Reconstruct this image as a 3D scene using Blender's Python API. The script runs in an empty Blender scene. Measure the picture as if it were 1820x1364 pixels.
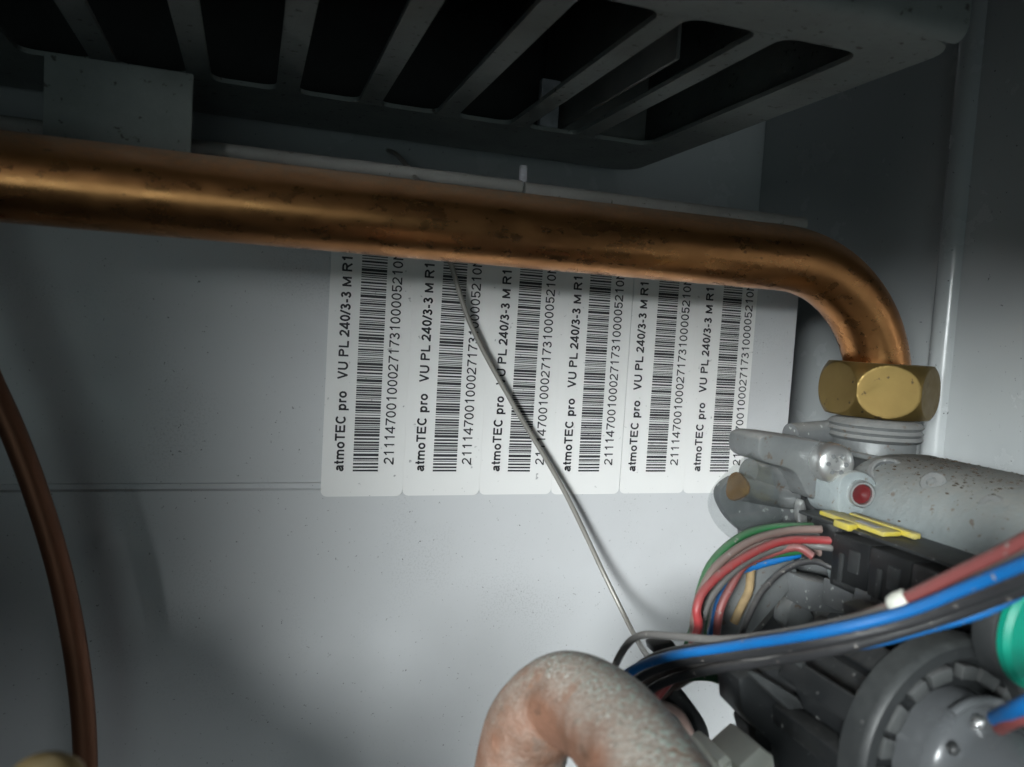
import bpy, bmesh, math, random
from mathutils import Vector, Matrix

random.seed(7)
scene = bpy.context.scene
COL = scene.collection

# ------------------------------------------------------------------ camera
# Axes: X runs right along the rear panel, Y runs away from the lens, Z is up. Metres.
EYE = Vector((0.0, 0.0, 0.30))
XW = Vector((4140, 158, 1394)).normalized()
YW = Vector((-465, -122, 1394)); YW = (YW - XW * YW.dot(XW)).normalized()
ZW = XW.cross(YW) * -1
if ZW.y > 0: ZW = -ZW
FOCAL = 1394.0
cam_data = bpy.data.cameras.new('camera')
cam = bpy.data.objects.new('camera', cam_data)
COL.objects.link(cam)
right = Vector((XW.x, YW.x, ZW.x)); up = -Vector((XW.y, YW.y, ZW.y)); back = -Vector((XW.z, YW.z, ZW.z))
M = Matrix((right, up, back)).transposed().to_4x4()
M.translation = EYE
cam.matrix_world = M
cam_data.sensor_width = 36.0
cam_data.lens = 36.0 * FOCAL / 1820.0
cam_data.clip_start = 0.005
cam_data.clip_end = 50.0
cam_data.dof.use_dof = True
cam_data.dof.focus_distance = 0.285
cam_data.dof.aperture_fstop = 15.0
scene.camera = cam

# ------------------------------------------------------------------ light
world = bpy.data.worlds.new('World'); scene.world = world
world.use_nodes = True
bg = world.node_tree.nodes['Background']
bg.inputs[0].default_value = (0.55, 0.66, 0.75, 1); bg.inputs[1].default_value = 0.022

def area_light(name, loc, target, sx, sy, power, col, spread=180):
    l = bpy.data.lights.new(name, 'AREA'); l.shape = 'ELLIPSE'; l.size = sx; l.size_y = sy
    l.energy = power; l.color = col; l.spread = math.radians(spread)
    o = bpy.data.objects.new(name, l); COL.objects.link(o)
    o.location = loc
    o.rotation_euler = (Vector(target) - Vector(loc)).to_track_quat('-Z', 'Y').to_euler()
    return o
area_light('window_light', (-0.82, -0.68, 0.465), (0.03, 0.275, 0.225), 0.54, 0.24, 1.62, (0.93, 0.985, 0.99), 32)
area_light('ceiling_light', (0.22, -0.75, 0.80), (0.14, 0.13, 0.23), 0.36, 0.24, 2.8, (0.90, 0.97, 1.0))
area_light('room_fill', (-0.25, -1.0, 0.06), (0.14, 0.25, 0.28), 0.7, 0.4, 0.85, (0.74, 0.95, 0.95))  # added low fill, brightens the slat undersides and the right wall

scene.view_settings.view_transform = 'Standard'
scene.view_settings.look = 'None'
scene.view_settings.exposure = 0.0
scene.view_settings.gamma = 1.0
scene.render.engine = 'CYCLES'
scene.render.resolution_x = 1024; scene.render.resolution_y = 767

# ------------------------------------------------------------------ helpers
def ray(px, py):
    r = Vector((px - 910.0, py - 682.0, FOCAL))
    return Vector((r.dot(XW), r.dot(YW), r.dot(ZW)))
def P(px, py, Y):
    w = ray(px, py); return EYE + w * (Y / w.y)
def PZ(px, py, Z):                       # Z relative to the eye
    w = ray(px, py); return EYE + w * (Z / w.z)

def set_props(o, label=None, cat=None, group=None, kind=None):
    if label: o['label'] = label
    if cat: o['category'] = cat
    if group: o['group'] = group
    if kind: o['kind'] = kind
    return o
def root(name, loc, label, cat, group=None):
    o = bpy.data.objects.new(name, None); COL.objects.link(o)
    o.location = loc; o.empty_display_size = 0.01
    return set_props(o, label, cat, group)
def finish(name, bm, mat, parent=None, smooth=None):
    bmesh.ops.recalc_face_normals(bm, faces=bm.faces)
    me = bpy.data.meshes.new(name)
    if smooth is not None:
        for e in bm.edges:
            if len(e.link_faces) == 2 and e.calc_face_angle(0) > math.radians(smooth): e.smooth = False
        for f in bm.faces: f.smooth = True
    bm.to_mesh(me); bm.free()
    me.materials.append(mat)
    o = bpy.data.objects.new(name, me); COL.objects.link(o)
    if parent is not None:
        o.parent = parent
        pm = Matrix.Translation(parent.location) if parent.parent is None else Matrix.Translation(parent.location + parent.parent.location)
        if parent.type == 'EMPTY' or parent.location.length > 0:
            o.matrix_parent_inverse = pm.inverted()
    return o
def chaikin(pts, n=2):
    for _ in range(n):
        q = []
        for i in range(len(pts)):
            a = Vector(pts[i]); b = Vector(pts[(i + 1) % len(pts)])
            q += [a * .75 + b * .25, a * .25 + b * .75]
        pts = q
    return [Vector(p) for p in pts]
def extrude_poly(name, pts3, vec, mat, parent=None, bevel=0.0, smooth=35):
    bm = bmesh.new()
    vs = [bm.verts.new(p) for p in pts3]
    f = bm.faces.new(vs)
    r = bmesh.ops.extrude_face_region(bm, geom=[f])
    nv = [g for g in r['geom'] if isinstance(g, bmesh.types.BMVert)]
    bmesh.ops.translate(bm, verts=nv, vec=Vector(vec))
    bmesh.ops.recalc_face_normals(bm, faces=bm.faces)
    if bevel > 0:
        es = [e for e in bm.edges if len(e.link_faces) == 2 and e.calc_face_angle(0) > math.radians(40)]
        bmesh.ops.bevel(bm, geom=es, offset=bevel, segments=2, profile=0.5, affect='EDGES', clamp_overlap=True)
    return finish(name, bm, mat, parent, smooth)
def plate(name, outline, Y, th, mat, parent=None, rnd=0, bevel=0.0004):
    pts = [Vector((p[0], p[1], 0)) for p in outline]
    if rnd: pts = chaikin(pts, rnd)
    return extrude_poly(name, [P(p.x, p.y, Y) for p in pts], (0, th, 0), mat, parent, bevel)
def box(name, x0, x1, y0, y1, z0, z1, mat, parent=None, bevel=0.0006, seg=2):
    bm = bmesh.new()
    bmesh.ops.create_cube(bm, size=1)
    for v in bm.verts:
        v.co = Vector(((x0 + x1) / 2 + v.co.x * (x1 - x0), (y0 + y1) / 2 + v.co.y * (y1 - y0), (z0 + z1) / 2 + v.co.z * (z1 - z0)))
    if bevel: bmesh.ops.bevel(bm, geom=bm.edges[:], offset=bevel, segments=seg, profile=0.5, affect='EDGES', clamp_overlap=True)
    return finish(name, bm, mat, parent, 35)
def spline(pts, n=10):
    pts = [Vector(p) for p in pts]; out = []
    for i in range(len(pts) - 1):
        p0 = pts[max(i - 1, 0)]; p1 = pts[i]; p2 = pts[i + 1]; p3 = pts[min(i + 2, len(pts) - 1)]
        for k in range(n):
            t = k / n
            out.append(0.5 * ((2 * p1) + (p2 - p0) * t + (2 * p0 - 5 * p1 + 4 * p2 - p3) * t * t + (3 * p1 - p0 - 3 * p2 + p3) * t ** 3))
    out.append(pts[-1]); return out
def tube(name, pts, r, mat, parent=None, seg=12, smooth_path=True, n=10, rfun=None, smooth=50):
    path = spline(pts, n) if smooth_path else [Vector(p) for p in pts]
    bm = bmesh.new(); rings = []; prev = None
    for i, p in enumerate(path):
        t = (path[min(i + 1, len(path) - 1)] - path[max(i - 1, 0)]).normalized()
        if prev is None:
            a = Vector((0, 0, 1)) if abs(t.z) < .9 else Vector((1, 0, 0))
            nrm = (a - t * a.dot(t)).normalized()
        else: nrm = (prev - t * prev.dot(t)).normalized()
        prev = nrm; bi = t.cross(nrm)
        rings.append([])
        for k in range(seg):
            a = 2 * math.pi * k / seg
            rr = r if rfun is None else rfun(i / (len(path) - 1), a) * r
            rings[-1].append(bm.verts.new(p + (nrm * math.cos(a) + bi * math.sin(a)) * rr))
    for i in range(len(rings) - 1):
        for k in range(seg):
            bm.faces.new((rings[i][k], rings[i][(k + 1) % seg], rings[i + 1][(k + 1) % seg], rings[i + 1][k]))
    bm.faces.new(rings[0][::-1]); bm.faces.new(rings[-1])
    return finish(name, bm, mat, parent, smooth)
def lathe(name, prof, origin, axis, mat, parent=None, seg=32, rmod=None, smooth=35):
    # prof: (radius, height along axis)
    ax = Vector(axis).normalized()
    a = Vector((0, 0, 1)) if abs(ax.z) < .9 else Vector((1, 0, 0))
    u = (a - ax * a.dot(ax)).normalized(); v = ax.cross(u); o = Vector(origin)
    bm = bmesh.new(); rings = []
    for (r, h) in prof:
        if r < 1e-6: rings.append([bm.verts.new(o + ax * h)])
        else:
            ring = []
            for k in range(seg):
                th = 2 * math.pi * k / seg
                rr = r if rmod is None else rmod(r, h, th)
                ring.append(bm.verts.new(o + ax * h + (u * math.cos(th) + v * math.sin(th)) * rr))
            rings.append(ring)
    for A, B in zip(rings[:-1], rings[1:]):
        for k in range(seg):
            k2 = (k + 1) % seg
            if len(A) == 1 and len(B) == 1: break
            if len(A) == 1: bm.faces.new((A[0], B[k], B[k2]))
            elif len(B) == 1: bm.faces.new((A[k], B[0], A[k2]))
            else: bm.faces.new((A[k], B[k], B[k2], A[k2]))
    if len(rings[0]) > 1: bm.faces.new(rings[0][::-1])
    if len(rings[-1]) > 1: bm.faces.new(rings[-1])
    return finish(name, bm, mat, parent, smooth)

# ------------------------------------------------------------------ materials
def material(name, col, rough=0.5, metal=0.0, var=0.0, var_scale=60, col2=None, speck=None, speck_amt=0.0, speck_scale=400,
             dust=None, dust_amt=0.0, dust_lo=0.2, bump=0.0, bump_scale=300, rough_var=0.0, dust_noise=(.15, .6), stretch=None, spec=0.5, coat=0.0, smudge=0.0):
    m = bpy.data.materials.new(name); m.use_nodes = True
    nt = m.node_tree; b = nt.nodes['Principled BSDF']; L = nt.links.new
    b.inputs['Roughness'].default_value = rough; b.inputs['Metallic'].default_value = metal
    b.inputs['Specular IOR Level'].default_value = spec; b.inputs['Coat Weight'].default_value = coat
    tc = nt.nodes.new('ShaderNodeTexCoord'); mp = nt.nodes.new('ShaderNodeMapping')
    L(tc.outputs['Object'], mp.inputs[0])
    if stretch: mp.inputs['Scale'].default_value = stretch
    vec = mp.outputs[0]
    def noise(scale, detail=6, rg=0.6):
        n = nt.nodes.new('ShaderNodeTexNoise'); n.inputs['Scale'].default_value = scale; n.inputs['Detail'].default_value = detail
        n.inputs['Roughness'].default_value = rg; L(vec, n.inputs['Vector']); return n.outputs['Fac']
    def ramp(fac, a, b_, ):
        r = nt.nodes.new('ShaderNodeMapRange'); r.inputs['From Min'].default_value = a; r.inputs['From Max'].default_value = b_
        L(fac, r.inputs['Value']); return r.outputs[0]
    def mix(fac, A, B):
        x = nt.nodes.new('ShaderNodeMix'); x.data_type = 'RGBA'
        if isinstance(fac, float): x.inputs[0].default_value = fac
        else: L(fac, x.inputs[0])
        for s, v in ((6, A), (7, B)):
            if isinstance(v, tuple): x.inputs[s].default_value = (*v, 1)
            else: L(v, x.inputs[s])
        return x.outputs[2]
    def mul(a, v):
        x = nt.nodes.new('ShaderNodeMath'); x.operation = 'MULTIPLY'; L(a, x.inputs[0])
        if isinstance(v, float): x.inputs[1].default_value = v
        else: L(v, x.inputs[1])
        return x.outputs[0]
    c = col
    if var > 0:
        c2 = col2 or tuple(k * 0.45 for k in col)
        c = mix(mul(ramp(noise(var_scale), 0.38, 0.68), float(var)), c, c2)
    if speck_amt > 0:
        c = mix(mul(ramp(noise(speck_scale, 3, 0.5), 0.70 - 0.12 * speck_amt, 0.76 - 0.10 * speck_amt), 0.85), c, speck)
    if smudge > 0:
        sm = mul(mul(ramp(noise(22, 3, .5), .52, .72), ramp(noise(1400, 2, .5), .50, .66)), float(smudge))
        c = mix(sm, c, tuple(k * .35 for k in col))
        sm2 = mul(ramp(noise(14, 5, .6), .50, .75), .22)
        c = mix(sm2, c, tuple(k * .6 for k in col))
    dfac = None
    if dust_amt > 0:
        g = nt.nodes.new('ShaderNodeNewGeometry'); s = nt.nodes.new('ShaderNodeSeparateXYZ'); L(g.outputs['Normal'], s.inputs[0])
        dfac = mul(mul(ramp(s.outputs['Z'], dust_lo, 1.0), ramp(noise(var_scale * 4, 8, 0.7), *dust_noise)), float(dust_amt))
        c = mix(dfac, c, dust)
        if metal > 0:
            inv = nt.nodes.new('ShaderNodeMath'); inv.operation = 'MULTIPLY_ADD'; L(dfac, inv.inputs[0]); inv.inputs[1].default_value = -metal; inv.inputs[2].default_value = metal
            L(inv.outputs[0], b.inputs['Metallic'])
    if isinstance(c, tuple): b.inputs['Base Color'].default_value = (*c, 1)
    else: L(c, b.inputs['Base Color'])
    if rough_var > 0:
        r = nt.nodes.new('ShaderNodeMapRange'); r.inputs['To Min'].default_value = max(rough - rough_var, .05); r.inputs['To Max'].default_value = min(rough + rough_var, 1)
        r.inputs['From Min'].default_value = .3; r.inputs['From Max'].default_value = .7
        L(noise(var_scale * 1.7), r.inputs['Value']); ro = r.outputs[0]
        if dfac is not None:
            ad = nt.nodes.new('ShaderNodeMath'); ad.operation = 'ADD'; ad.use_clamp = True; L(ro, ad.inputs[0]); L(dfac, ad.inputs[1]); ro = ad.outputs[0]
        L(ro, b.inputs['Roughness'])
    if bump > 0:
        bp = nt.nodes.new('ShaderNodeBump'); bp.inputs['Strength'].default_value = bump; bp.inputs['Distance'].default_value = 0.0005
        L(noise(bump_scale), bp.inputs['Height']); L(bp.outputs[0], b.inputs['Normal'])
    return m

M_PANEL = material('painted_steel_panel', (.52, .525, .535), .42, 0, .14, 30, (.42, .42, .42), (.12, .12, .12), .02, 900, bump=.08, bump_scale=900, rough_var=.08, smudge=.3)
M_RAIL = material('dusty_rolled_edge', (.34, .335, .32), .6, 0, .5, 90, (.22, .21, .19), (.08, .07, .06), .3, 420, (.36, .34, .30), .5, .1, .2, 300)
M_SIDE = material('glossy_painted_steel', (.40, .42, .425), .24, 0, .12, 25, (.47, .48, .48), (.06, .06, .06), .03, 500, bump=.04, bump_scale=500, rough_var=.06)
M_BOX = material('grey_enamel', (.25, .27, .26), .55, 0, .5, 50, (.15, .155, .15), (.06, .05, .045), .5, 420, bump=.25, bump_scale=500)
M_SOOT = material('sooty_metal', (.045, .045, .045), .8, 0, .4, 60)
M_INNER = material('inner_sheet', (.22, .22, .21), .6, 0, .5, 40)
M_PALE = material('pale_insert', (.55, .55, .6), .6, 0, .6, 120, (.15, .15, .15))
M_COPPER = material('tarnished_copper', (.56, .26, .10), .30, 1.0, .5, 130, (.36, .155, .06), (.16, .085, .045), .02, 300, (.30, .27, .22), .85, .35, .10, 200, .08, stretch=(.6, 1, 1))
M_THINCU = material('dull_copper', (.20, .088, .05), .5, .7, .4, 60, (.16, .07, .04), bump=.1, dust=(.3, .25, .2), dust_amt=.3)
def corroded_copper():
    m = bpy.data.materials.new('corroded_copper'); m.use_nodes = True
    nt = m.node_tree; b = nt.nodes['Principled BSDF']; L = nt.links.new
    b.inputs['Roughness'].default_value = .62; b.inputs['Metallic'].default_value = .15
    tc = nt.nodes.new('ShaderNodeTexCoord'); g = nt.nodes.new('ShaderNodeNewGeometry')
    def noise(sc, det=5, rg=.6):
        n = nt.nodes.new('ShaderNodeTexNoise'); n.inputs['Scale'].default_value = sc; n.inputs['Detail'].default_value = det; n.inputs['Roughness'].default_value = rg
        L(tc.outputs['Object'], n.inputs['Vector']); return n.outputs['Fac']
    def ramp(f, a, c):
        r = nt.nodes.new('ShaderNodeMapRange'); r.inputs['From Min'].default_value = a; r.inputs['From Max'].default_value = c; L(f, r.inputs['Value']); return r.outputs[0]
    def op(o, a, c):
        x = nt.nodes.new('ShaderNodeMath'); x.operation = o
        for k, v in enumerate((a, c)):
            if isinstance(v, float): x.inputs[k].default_value = v
            else: L(v, x.inputs[k])
        return x.outputs[0]
    def mix(f, A, B):
        x = nt.nodes.new('ShaderNodeMix'); x.data_type = 'RGBA'; L(f, x.inputs[0])
        for sck, v in ((6, A), (7, B)):
            if isinstance(v, tuple): x.inputs[sck].default_value = (*v, 1)
            else: L(v, x.inputs[sck])
        return x.outputs[2]
    d = nt.nodes.new('ShaderNodeVectorMath'); d.operation = 'DOT_PRODUCT'; L(g.outputs['Normal'], d.inputs[0]); d.inputs[1].default_value = (.45, -.10, .88)
    up = d.outputs['Value']
    c = mix(ramp(noise(110), .35, .65), (.225, .112, .072), (.14, .072, .045))
    c = mix(op('MULTIPLY', ramp(noise(240, 3), .60, .68), .8), c, (.10, .055, .035))
    # settled dust: grainy, thicker on surfaces that face up and away from the panel groove
    dust = op('MULTIPLY', ramp(op('ADD', up, op('MULTIPLY', op('SUBTRACT', noise(90, 6), .5), 1.6)), -.45, .60), ramp(noise(1500, 2), .15, .58))
    c = mix(op('MULTIPLY', dust, .88), c, (.40, .365, .32))
    # bare brownish spots rubbed through the dust
    c = mix(op('MULTIPLY', ramp(noise(150, 2, .4), .60, .66), .6), c, (.27, .15, .10))
    # verdigris crumbs
    vm = op('MULTIPLY', ramp(noise(900, 3, .6), .53, .60), ramp(op('ADD', up, op('MULTIPLY', op('SUBTRACT', noise(60, 4), .5), 3.0)), .20, 1.1))
    c = mix(op('MULTIPLY', vm, .85), c, (.42, .60, .54))
    wm = op('MULTIPLY', ramp(noise(1300, 2, .5), .62, .68), ramp(up, -.1, .7))
    c = mix(wm, c, (.62, .66, .62))
    L(c, b.inputs['Base Color'])
    bp = nt.nodes.new('ShaderNodeBump'); bp.inputs['Strength'].default_value = .8; bp.inputs['Distance'].default_value = .0006
    L(op('ADD', noise(900, 4), op('MULTIPLY', vm, .7)), bp.inputs['Height']); L(bp.outputs[0], b.inputs['Normal'])
    return m
M_DUSTCU = corroded_copper()
M_BRASS = material('brass', (.205, .14, .047), .42, .85, .5, 90, (.16, .105, .035), (.05, .035, .02), .3, 300, (.25, .22, .15), .4, .5, .05, 400, .1)
M_ALU = material('cast_aluminium', (.20, .21, .21), .5, .4, .5, 90, (.12, .125, .13), (.14, .10, .07), .7, 380, (.52, .50, .47), .5, .3, .35, 500, .12)
M_PALEALU = material('chalky_aluminium', (.29, .325, .33), .6, .1, .55, 75, (.17, .195, .20), (.15, .105, .075), .60, 480, (.36, .345, .31), .8, .25, .6, 420, .1)
M_DARKALU = material('dull_grey_casting', (.14, .147, .15), .5, .1, .5, 90, (.08, .084, .088), (.42, .44, .42), .5, 420, (.40, .39, .36), .5, .4, .3, 400, .1)
M_STEEL = material('bright_steel', (.66, .66, .65), .28, .85, .3, 150, (.45, .45, .45), (.2, .2, .2), .2, 350, bump=.2)
M_WIRE = material('steel_capillary', (.30, .285, .26), .5, .5, .3, 200, (.28, .26, .23))
M_RUST = material('rusty_cork', (.13, .075, .03), .9, 0, .6, 200, (.07, .04, .02), bump=.6, bump_scale=600)
M_CRUMB = material('brown_grime', (.085, .058, .038), .95, 0, .6, 300, (.04, .028, .02))
M_CORD = material('gasket_cord', (.28, .20, .10), .9, 0, .5, 250, (.13, .09, .05), bump=.5, bump_scale=700)
M_RED = material('red_lacquer', (.10, .010, .012), .35, 0, .5, 250, (.10, .01, .01))
M_BLACK = material('black_plastic', (.010, .011, .012), .42, 0, .4, 90, (.022, .023, .023), (.16, .16, .155), .15, 420, (.15, .15, .145), .2, .45, .15, 400, .1)
M_GREYPL = material('dusty_charcoal_plastic', (.022, .024, .025), .5, 0, .5, 110, (.045, .047, .047), (.16, .16, .155), .12, 420, dust=(.15, .16, .155), dust_amt=.22, dust_lo=.1, bump=.15, bump_scale=500)
M_PADPL = material('worn_grey_plastic', (.055, .058, .058), .5, 0, .4, 120, (.035, .037, .037), dust=(.2, .2, .2), dust_amt=.4, dust_lo=-.2)
M_DOME = material('satin_dark_cap', (.10, .105, .11), .25, .1, .3, 50, (.09, .095, .1), rough_var=.08)
M_YELLOW = material('yellow_plastic', (.50, .40, .045), .6, 0, .5, 260, (.42, .39, .22), dust=(.45, .44, .38), dust_amt=.45)
M_GREEN = material('green_cap', (.0, .25, .165), .5, 0, .2, 90, (0, .25, .17))
M_WHITEPL = material('white_plastic', (.68, .68, .60), .5, 0, .2, 90)
M_PAPER = material('white_sticker_paper', (.72, .712, .70), .45, 0, .12, 60, (.62, .61, .59), (.3, .3, .3), .02, 500, bump=.35, bump_scale=45, rough_var=.1)
M_INK = material('black_ink', (.022, .022, .026), .55)
M_SEAMD = material('seam_dirt', (.17, .17, .17), .8)
M_CHIP = material('chipped_paint', (.03, .032, .03), .8)
def wire_mat(n, c, dust=.35): return material(n, c, .48, 0, .4, 130, tuple(k * .6 + .015 for k in c), (.26, .24, .22), .3, 520, dust=(.24, .225, .21), dust_amt=dust, dust_lo=.1, bump=.25, bump_scale=260)
W_RED = wire_mat('red_insulation', (.30, .034, .036), .4); W_BROWN = wire_mat('brown_insulation', (.17, .115, .10), .45)
W_GREEN = wire_mat('green_insulation', (.018, .12, .04), .35); W_BLUE = wire_mat('blue_insulation', (.003, .125, .38), .2)
W_BLACK = wire_mat('black_insulation', (.025, .025, .027), .40); W_GREY = wire_mat('grey_insulation', (.12, .115, .11), .5)
W_PINK = wire_mat('dusty_pink_insulation', (.21, .055, .052), .5)
M_CLEAR = bpy.data.materials.new('clear_plastic'); M_CLEAR.use_nodes = True
_nt = M_CLEAR.node_tree; _nt.nodes.remove(_nt.nodes['Principled BSDF'])
_t = _nt.nodes.new('ShaderNodeBsdfTransparent'); _t.inputs[0].default_value = (.93, .94, .94, 1)
_g = _nt.nodes.new('ShaderNodeBsdfGlossy'); _g.inputs['Roughness'].default_value = .12
_m = _nt.nodes.new('ShaderNodeMixShader')
_m.inputs[0].default_value = .09; _nt.links.new(_t.outputs[0], _m.inputs[1]); _nt.links.new(_g.outputs[0], _m.inputs[2])
_nt.links.new(_m.outputs[0], _nt.nodes['Material Output'].inputs[0])

EZ = EYE.z
# ------------------------------------------------------------------ casing: back wall, rear panel, sides
PY = 0.275                                   # front face of the rear panel
back_wall = box('back_wall', -.1905, .254, .358, .361, EZ - .26, EZ + .26, M_SIDE, bevel=0)
set_props(back_wall, 'grey painted rear wall of the casing above and behind the sticker panel', 'wall', kind='structure')

def panel_mesh():
    # a folded sheet with a pressed groove; profile (y, z) swept along X
    zt = EZ + .0485; zg = EZ - .0577
    prof = [(PY, EZ - .24), (PY, zg - .0014), (PY + .0011, zg - .0008), (PY + .0011, zg + .0008), (PY, zg + .0014), (PY, zt),
            (PY + .0015, zt), (PY + .0015, EZ - .24)]
    bm = bmesh.new()
    A = [bm.verts.new((-.1905, y, z)) for y, z in prof]; B = [bm.verts.new((.2165, y, z)) for y, z in prof]
    n = len(prof)
    for i in range(n): bm.faces.new((A[i], A[(i + 1) % n], B[(i + 1) % n], B[i]))
    bm.faces.new(A); bm.faces.new(B[::-1])
    return bm
panel = finish('rear_panel', panel_mesh(), M_PANEL)
set_props(panel, 'pale grey painted steel panel that carries the row of barcode stickers', 'panel', kind='structure')
tube('rolled_top_edge', [(.093, PY + .001, EZ + .0515), (.2165, PY + .001, EZ + .0515)], .0030, M_RAIL, panel, 16, False)
tube('rolled_top_edge', [(-.1905, PY + .001, EZ + .0525), (.092, PY + .001, EZ + .0525)], .0024, M_RAIL, panel, 16, False)
box('lug', .0915, .0940, PY + .001, PY + .003, EZ + .053, EZ + .0605, M_PALE, panel, .0003)
box('mounting_tab', -.0579, -.0187, .2585, .2605, EZ + .040, EZ + .0705, M_BOX, panel, .0004)
dp = P(180, 965, PY)
lathe('dimple', [(.0095, .0), (.0075, .00012), (.0030, .0001), (.0020, .0005), (.0010, .0007), (0, .00075)], dp, (0, -1, 0), M_PANEL, panel, 28)
# right edge return flange
box('return_flange', .2150, .2165, PY + .002, PY + .016, EZ - .24, EZ + .0485, M_SIDE, panel, 0)

def sweep_z(name, prof, z0, z1, mat, parent=None):
    bm = bmesh.new()
    A = [bm.verts.new((x, y, z0)) for x, y in prof]; B = [bm.verts.new((x, y, z1)) for x, y in prof]
    n = len(prof)
    for i in range(n): bm.faces.new((A[i], A[(i + 1) % n], B[(i + 1) % n], B[i]))
    bm.faces.new(A); bm.faces.new(B[::-1])
    return finish(name, bm, mat, parent, 40)
side_rear = box('rear_side_wall', .252, .2545, .2395, .3575, EZ - .26, EZ + .26, M_SIDE, bevel=0)
set_props(side_rear, 'recessed grey side wall behind the brass nut', 'wall', kind='structure')
R = .0052
prof = [(.2545, .2375)] + [(.2514 + R * math.cos(a), .2320 + R * math.sin(a)) for a in [math.radians(95 + k * 9) for k in range(19)]] + [(.2506, -.01), (.2526, -.01), (.2526, .2320), (.2545, .2345)]
side_front = sweep_z('side_panel', prof, EZ - .26, EZ + .26, M_SIDE)
set_props(side_front, 'glossy pale side panel with a rounded vertical edge and a chipped paint mark', 'panel', kind='structure')
left_wall = box('left_side_wall', -.1935, -.191, -.01, .361, EZ - .26, EZ + .26, M_SIDE, bevel=0)
set_props(left_wall, 'painted side wall of the casing opposite the brass nut', 'wall', kind='structure')
cover = box('shade_cover', -.1905, .2500, -.030, -.027, EZ + .047, EZ + .26, M_SIDE, bevel=0)  # unseen panel added behind the lens, its lower edge keeps the upper interior dark
set_props(cover, 'unseen panel added above the opening to shade the upper interior', 'panel', kind='structure')
# chipped paint mark on the side panel
def mark(name, outline, X, mat, parent):
    pts = []
    for px, py in outline:
        w = ray(px, py); pts.append(EYE + w * ((X) / w.x))
    return extrude_poly(name, pts, (.0002, 0, 0), mat, parent, 0, None)
mark('paint_chip', [(1738, 246), (1736, 262), (1730, 274), (1735, 280), (1730, 292), (1722, 306), (1720, 300), (1724, 288), (1722, 282), (1716, 280), (1724, 275), (1729, 262)], .2504, M_CHIP, side_front)
mark('paint_chip', [(1729, 222), (1727, 229), (1720, 232), (1725, 226)], .2504, M_CHIP, side_front)

# ------------------------------------------------------------------ burner box with slotted underside
H = EZ + .0803
bx = root('burner_box', (.03, .25, H), 'grey metal burner box with slotted underside above the copper pipe', 'burner box')
TH = .0016
X0, X1, YF, YB = -.150, .172, .158, .349
SX0, SX1, SY0, SY1 = -.141, .1545, .178, .300
def frame_mesh():
    bm = bmesh.new()
    def rr(x0, x1, y0, y1, r, n=6):
        out = []
        for cx, cy, a0 in ((x1 - r, y1 - r, 0), (x0 + r, y1 - r, 90), (x0 + r, y0 + r, 180), (x1 - r, y0 + r, 270)):
            for k in range(n + 1):
                a = math.radians(a0 + 90 * k / n); out.append((cx + r * math.cos(a), cy + r * math.sin(a)))
        return out
    o = rr(X0, X1, YF + .004, YB, .010); i = rr(SX0, SX1, SY0, SY1, .006)
    vo = [[bm.verts.new((x, y, z)) for x, y in o] for z in (H, H + TH)]; vi = [[bm.verts.new((x, y, z)) for x, y in i] for z in (H, H + TH)]
    n = len(o)
    for k in range(n):
        j = (k + 1) % n
        bm.faces.new((vo[0][k], vo[0][j], vi[0][j], vi[0][k])); bm.faces.new((vo[1][k], vi[1][k], vi[1][j], vo[1][j]))
        bm.faces.new((vo[0][k], vo[1][k], vo[1][j], vo[0][j])); bm.faces.new((vi[0][k], vi[0][j], vi[1][j], vi[1][k]))
    return bm
finish('slotted_frame', frame_mesh(), M_BOX, bx, 35)
def slat(xc, w=.0078, r=.0042):
    out = []
    def arc(cx, cy, a0, a1):
        for k in range(6):
            a = math.radians(a0 + (a1 - a0) * k / 5); out.append(Vector((cx + r * math.cos(a), cy + r * math.sin(a), H)))
    h = w / 2
    arc(xc - h - r, SY1 - .0002 - r, 90, 0); out_l = list(out)
    out.clear(); arc(xc - h - r, SY0 + .0002 + r, 0, -90); out_l += out
    out.clear(); arc(xc + h + r, SY0 + .0002 + r, 270, 180); out_l += out
    out.clear(); arc(xc + h + r, SY1 - .0002 - r, 180, 90); out_l += out
    return extrude_poly('slat', out_l, (0, 0, TH), M_BOX, bx, 0, 60)
for k in range(-3, 7): slat(-.0196 + .0292 * (k - 1) + (.0 if k < 6 else -.001), .0078 if k < 5 else .0072)
# shell of the box (front face folds up from the underside through a rounded edge)
def front_shell():
    prof = [(YF + .004 + .004 * math.cos(a) - .0, H + .004 + .004 * math.sin(a)) for a in [math.radians(270 - k * 15) for k in range(7)]]
    prof = [(y, z) for y, z in prof] + [(YF, H + .16), (YF + .0015, H + .16), (YF + .0015, H + .0045), (YF + .004, H + .0018)]
    bm = bmesh.new(); xa, xb = X0 + .003, X1 - .003
    A = [bm.verts.new((xa, y, z)) for y, z in prof]; B = [bm.verts.new((xb, y, z)) for y, z in prof]; n = len(prof)
    for i in range(n): bm.faces.new((A[i], A[(i + 1) % n], B[(i + 1) % n], B[i]))
    bm.faces.new(A); bm.faces.new(B[::-1]); return bm
finish('front_face', front_shell(), M_BOX, bx, 40)
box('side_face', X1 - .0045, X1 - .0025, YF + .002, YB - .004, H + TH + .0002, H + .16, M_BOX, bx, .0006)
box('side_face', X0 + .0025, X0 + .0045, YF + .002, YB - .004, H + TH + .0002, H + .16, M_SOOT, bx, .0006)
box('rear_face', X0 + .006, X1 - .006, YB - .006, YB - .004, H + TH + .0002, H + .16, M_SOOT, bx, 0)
box('top_face', X0 + .006, X1 - .006, YF + .004, YB - .008, H + .150, H + .152, M_SOOT, bx, 0)
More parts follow.
